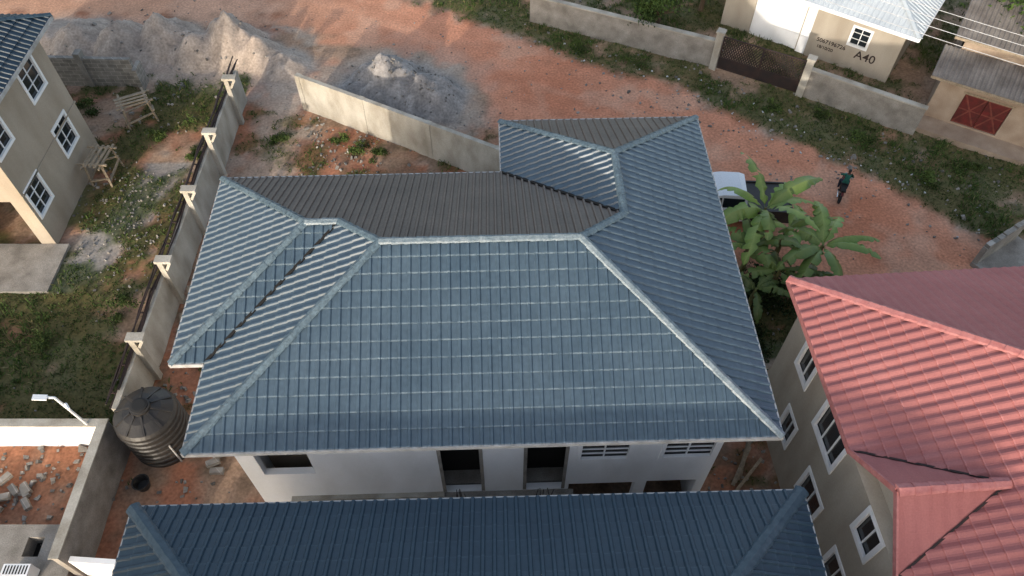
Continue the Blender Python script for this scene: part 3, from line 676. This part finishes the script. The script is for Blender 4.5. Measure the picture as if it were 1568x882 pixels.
for i in range(9):
    a=random.random()*3;x=-16.6+random.uniform(-1,1);y=9.7+random.uniform(-.5,.5);z=gz(x,y)+.1+.1*(i%2);b.obox((x,y,z),[(math.cos(a),math.sin(a),0),(-math.sin(a),math.cos(a),0),(0,0,1)],(.22,.1,.09),'block')
for i in range(7):
    x=-9.8+random.uniform(-.3,.3);y=10.5+i*.25;a=random.random();b.obox((x,y,.1+.12*(i%3)),[(math.cos(a),math.sin(a),0),(-math.sin(a),math.cos(a),0),(0,0,1)],(.22,.1,.09),'block')
b.obj("concrete_blocks")

# ------------------------------------------------------------------ banana plants
def banana(x,y,h,nl,seed,dark=1.0):
    rnd=random.Random(seed);g=group("banana_plant");z0=gz(x,y)-.05
    b=MB();b.cyl((x,y,z0),(x+.05,y,z0+h*.7),.13,.08,10,'banana_stem');b.cyl((x+.05,y,z0+h*.68),(x+.06,y,z0+h*.85),.08,.04,8,'banana_stem');b.obj("stem",g)
    b=MB();cols=[];base=V((x+.05,y,z0+h*.8))
    for i in range(nl):
        az=i*2.4+rnd.uniform(-.3,.3);L=rnd.uniform(1.5,2.4)*h/2.8;el=rnd.uniform(.4,1.3);n=22;hd=V((math.cos(az),math.sin(az),0));sd=ZA.cross(hd)
        pts=[];p=base.copy();ang=el
        for j in range(n+1):
            pts.append(p.copy());p=p+(hd*math.cos(ang)+ZA*math.sin(ang))*(L/n);ang-=rnd.uniform(.05,.11)
        gcol=rnd.uniform(.7,1.25)*dark;roll=rnd.uniform(-.5,.5)
        vs=[];fs=[];fold=rnd.uniform(.1,.6)
        for j,pt in enumerate(pts):
            t=j/n;w=.25*max(0,math.sin(math.pi*min(1,(max(t-.13,0)/.87))**.75))**.55*h/2.8+.012
            for sg in(-1,1):
                jag=1-(.55*rnd.random() if rnd.random()<.4 else 0)
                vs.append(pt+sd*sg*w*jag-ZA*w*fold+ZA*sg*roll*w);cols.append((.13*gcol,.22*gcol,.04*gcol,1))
            vs.append(pt+ZA*w*.08);cols.append((.25*gcol,.33*gcol,.09*gcol,1))
        for j in range(n):
            for sg in(0,1):
                if rnd.random()<.07 and j>4: continue
                a=j*3+sg;c_=j*3+2;a2=a+3;c2=c_+3
                fs.append((a,c_,c2,a2) if sg else (c_,a,a2,c2))
        b.add(vs,fs,'banana')
    b.obj("leaves",g,cols=cols)
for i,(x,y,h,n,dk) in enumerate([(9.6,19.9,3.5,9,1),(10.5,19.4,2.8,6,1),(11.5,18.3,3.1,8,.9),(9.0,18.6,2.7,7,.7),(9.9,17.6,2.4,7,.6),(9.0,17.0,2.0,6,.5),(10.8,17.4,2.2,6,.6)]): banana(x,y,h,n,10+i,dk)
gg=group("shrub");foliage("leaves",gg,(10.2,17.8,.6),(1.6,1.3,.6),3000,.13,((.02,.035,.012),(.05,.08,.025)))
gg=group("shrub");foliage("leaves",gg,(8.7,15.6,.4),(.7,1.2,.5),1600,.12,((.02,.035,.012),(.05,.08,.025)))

# ------------------------------------------------------------------ pickup
g=group("pickup_truck",(9.0,22.4,0),math.radians(176))
b=MB()
def prof_ext(b,pts,w,k,taper=None):
    n=len(pts);vs=[]
    for sg in(-1,1):
        for x,z in pts:
            ww=w-(taper*(z-1.05) if taper and z>1.05 else 0);vs.append((x,sg*ww,z))
    fs=[tuple(range(n)),tuple(range(n,2*n))[::-1]]+[(i,n+i,n+(i+1)%n,(i+1)%n) for i in range(n)]
    b.add(vs,fs,k)
prof_ext(b,[(2.6,.45),(2.62,.85),(2.5,1.0),(1.5,1.1),(.95,1.12),(-.72,1.12),(-.72,.42),(2.3,.38)],.88,'paintw')
prof_ext(b,[(1.35,1.1),(.55,1.66),(.3,1.72),(-.45,1.72),(-.7,1.6),(-.74,1.1)],.86,'paintw',.25)
for sg in(-1,1): b.box((-2.6,sg*.88-.06*(sg>0),.45),(-.72,sg*.88+.06*(sg<0),1.1),'black')
b.box((-2.66,-.88,.45),(-2.6,.88,1.1),'black');b.box((-2.6,-.82,.5),(-.73,.82,.62),'black')
b.box((-2.58,-.81,.9),(-.76,.81,1.04),'black')
b.obj("body",g);b=MB()
def quad(p,k): b.add(p,[(0,1,2,3)],k)
quad([(1.33,-.74,1.13),(1.33,.74,1.13),(.62,.66,1.63),(.62,-.66,1.63)],'glass')
b.v=[(x+(.012 if i<4 else 0),y,z+.012) for i,(x,y,z) in enumerate(b.v)]
for sg in(-1,1):
    y1=.86*sg+.006*sg;y2=(.86-.13)*sg+.008*sg
    quad([(1.1,y1-.02*sg,1.16),(.35,y1-.02*sg,1.16),(.35,y2,1.6),(.58,y2,1.6)],'glass');quad([(.28,y1-.02*sg,1.16),(-.6,y1-.02*sg,1.16),(-.58,y2,1.58),(.28,y2,1.6)],'glass')
    b.box((2.5,sg*.62-.15,.72),(2.64,sg*.62+.15,.88),'chrome');b.box((.95,sg*1.0-.08,1.12),(1.08,sg*1.0+.08,1.26),'black')
b.box((2.6,-.45,.6),(2.65,.45,.85),'dark');b.box((2.55,-.85,.38),(2.72,.85,.55),'chrome')
for x in(1.75,-1.75):
    for sg in(-1,1):
        b.cyl((x,sg*.68,.36),(x,sg*.93,.36),.37,.37,24,'rubber');b.cyl((x,sg*.93,.36),(x,sg*.945,.36),.2,.2,16,'chrome')
b.obj("glass_wheels_trim",g)

# ------------------------------------------------------------------ motorcyclist
SC=.85
g=group("motorcycle",(14.4,23.5,.0),math.radians(70));g.scale=(SC,SC,SC)
b=MB()
def wheel(x):
    vs=[];fs=[];N=24;K_=8
    for i in range(N):
        a=2*math.pi*i/N
        for j in range(K_):
            c=2*math.pi*j/K_;r=.27+.05*math.cos(c);vs.append((x+r*math.cos(a),.05*math.sin(c),.32+r*math.sin(a)))
    for i in range(N):
        for j in range(K_): fs.append((i*K_+j,((i+1)%N)*K_+j,((i+1)%N)*K_+(j+1)%K_,i*K_+(j+1)%K_))
    b.add(vs,fs,'rubber')
    for i in range(6):
        a=i*math.pi/3;b.beam((x,0,.32),(x+.25*math.cos(a),0,.32+.25*math.sin(a)),.02,.02,'chrome')
wheel(.65);wheel(-.65)
for s_ in(-.07,.07): b.cyl((.65,s_,.32),(.38,s_,.95),.025,.025,8,'chrome');b.cyl((-.65,s_,.32),(-.1,s_,.42),.02,.02,8,'iron')
I3=[(1,0,0),(0,1,0),(0,0,1)]
b.cyl((.4,0,.85),(-.1,0,.4),.03,.03,8,'iron');b.cyl((.38,-.34,1.05),(.38,.34,1.05),.018,.018,8,'iron');b.obox((.12,0,.78),I3,(.22,.11,.1),'door')
b.obox((-.35,0,.78),I3,(.33,.12,.05),'rubber');b.obox((.05,0,.42),I3,(.16,.1,.15),'iron');b.cyl((0,.14,.3),(-.75,.16,.38),.035,.05,8,'chrome');b.cyl((.45,0,.92),(.55,0,.92),.08,.08,12,'chrome');b.beam((.4,0,.66),(.9,0,.6),.1,.02,'door');b.beam((-.9,0,.68),(-.5,0,.72),.12,.02,'door')
b.obj("motorcycle_parts",g)
vv=[(-.2,0,.95),(-.17,0,1.12),(-.12,0,1.3),(-.07,0,1.42),(-.05,0,1.5),(-.02,0,1.64),
 (-.08,.18,1.4),(.1,.3,1.18),(.33,.3,1.07),(-.08,-.18,1.4),(.1,-.3,1.18),(.33,-.3,1.07),
 (-.16,.1,.92),(.2,.2,.82),(.02,.2,.42),(.14,.2,.33),(-.16,-.1,.92),(.2,-.2,.82),(.02,-.2,.42),(.14,-.2,.33),(-.01,0,1.72)]
ee=[(0,1),(1,2),(2,3),(3,4),(4,5),(5,20),(3,6),(6,7),(7,8),(3,9),(9,10),(10,11),(0,12),(12,13),(13,14),(14,15),(0,16),(16,17),(17,18),(18,19)]
rr=[.14,.13,.15,.11,.05,.1,.065,.045,.03,.065,.045,.03,.1,.075,.05,.04,.1,.075,.05,.04,.08]
me=bpy.data.meshes.new("rider_sk");me.from_pydata(vv,ee,[]);o=bpy.data.objects.new("rider_tmp",me);bpy.context.collection.objects.link(o)
sk=o.modifiers.new("s",'SKIN')
for i,r in enumerate(rr): me.skin_vertices[0].data[i].radius=(r,r)
me.skin_vertices[0].data[0].use_root=True
sb=o.modifiers.new("u",'SUBSURF');sb.levels=1
dg=bpy.context.evaluated_depsgraph_get();me2=bpy.data.meshes.new_from_object(o.evaluated_get(dg));bpy.data.objects.remove(o)
me2.materials.clear()
for k in('shirt','trouser','skin','rubber'): me2.materials.append(M[k])
for p in me2.polygons:
    c=p.center;p.use_smooth=True
    if c.z>1.66: p.material_index=3
    elif c.z>1.47: p.material_index=2
    elif c.x>.12 and c.z>1: p.material_index=2
    elif c.z<.98 : p.material_index=1
    else: p.material_index=0
rg=group("motorcycle_rider",(14.4,23.5,.0),math.radians(70));rg.scale=(SC,SC,SC);o=bpy.data.objects.new("body",me2);bpy.context.collection.objects.link(o);o.parent=rg

# ------------------------------------------------------------------ power line
g=group("power_line");b=MB()
for i in range(4):
    o=V((.35,.5,0))*i*1.1;a=V((5.0,33.0,7.2))+o;c=V((30,16.6,7.2))+o
    pv=None
    for j in range(21):
        t=j/20;p=a.lerp(c,t)-ZA*.7*4*t*(1-t)
        if pv: b.cyl(pv,p,.012,.012,5,'wire',cap=False)
        pv=p
b.obj("wires",g)

# ------------------------------------------------------------------ light, sky, camera
az=math.radians(19);el=math.radians(15)
sd=V((math.sin(az)*math.cos(el),math.cos(az)*math.cos(el),-math.sin(el)))
sl=bpy.data.lights.new("sun",'SUN');sl.energy=3.1;sl.angle=math.radians(.9);sl.color=(1,.9,.77)
so=bpy.data.objects.new("sun",sl);so.rotation_euler=sd.to_track_quat('-Z','Y').to_euler();bpy.context.collection.objects.link(so);so.location=(-10,-30,30)
w=bpy.data.worlds.new("World");scene.world=w;w.use_nodes=True;nt=w.node_tree
sk=nt.nodes.new("ShaderNodeTexSky");sk.sky_type='NISHITA';sk.sun_disc=False;sk.sun_elevation=el;sk.sun_rotation=math.radians(199);sk.air_density=1;sk.dust_density=2.5;sk.ozone_density=1
hz=nt.nodes.new("ShaderNodeHueSaturation");hz.inputs["Saturation"].default_value=.75;hz.inputs["Value"].default_value=2.25
nt.links.new(sk.outputs[0],hz.inputs["Color"]);nt.links.new(hz.outputs[0],nt.nodes["Background"].inputs[0]);nt.nodes["Background"].inputs[1].default_value=.15
cam=bpy.data.cameras.new("camera");cam.sensor_width=36;cam.lens=36*1160/1568;cam.clip_end=3000;cam.clip_start=.1
co=bpy.data.objects.new("camera",cam);co.location=(0,0,24);co.rotation_euler=(math.radians(90-52.7),0,0);bpy.context.collection.objects.link(co);scene.camera=co
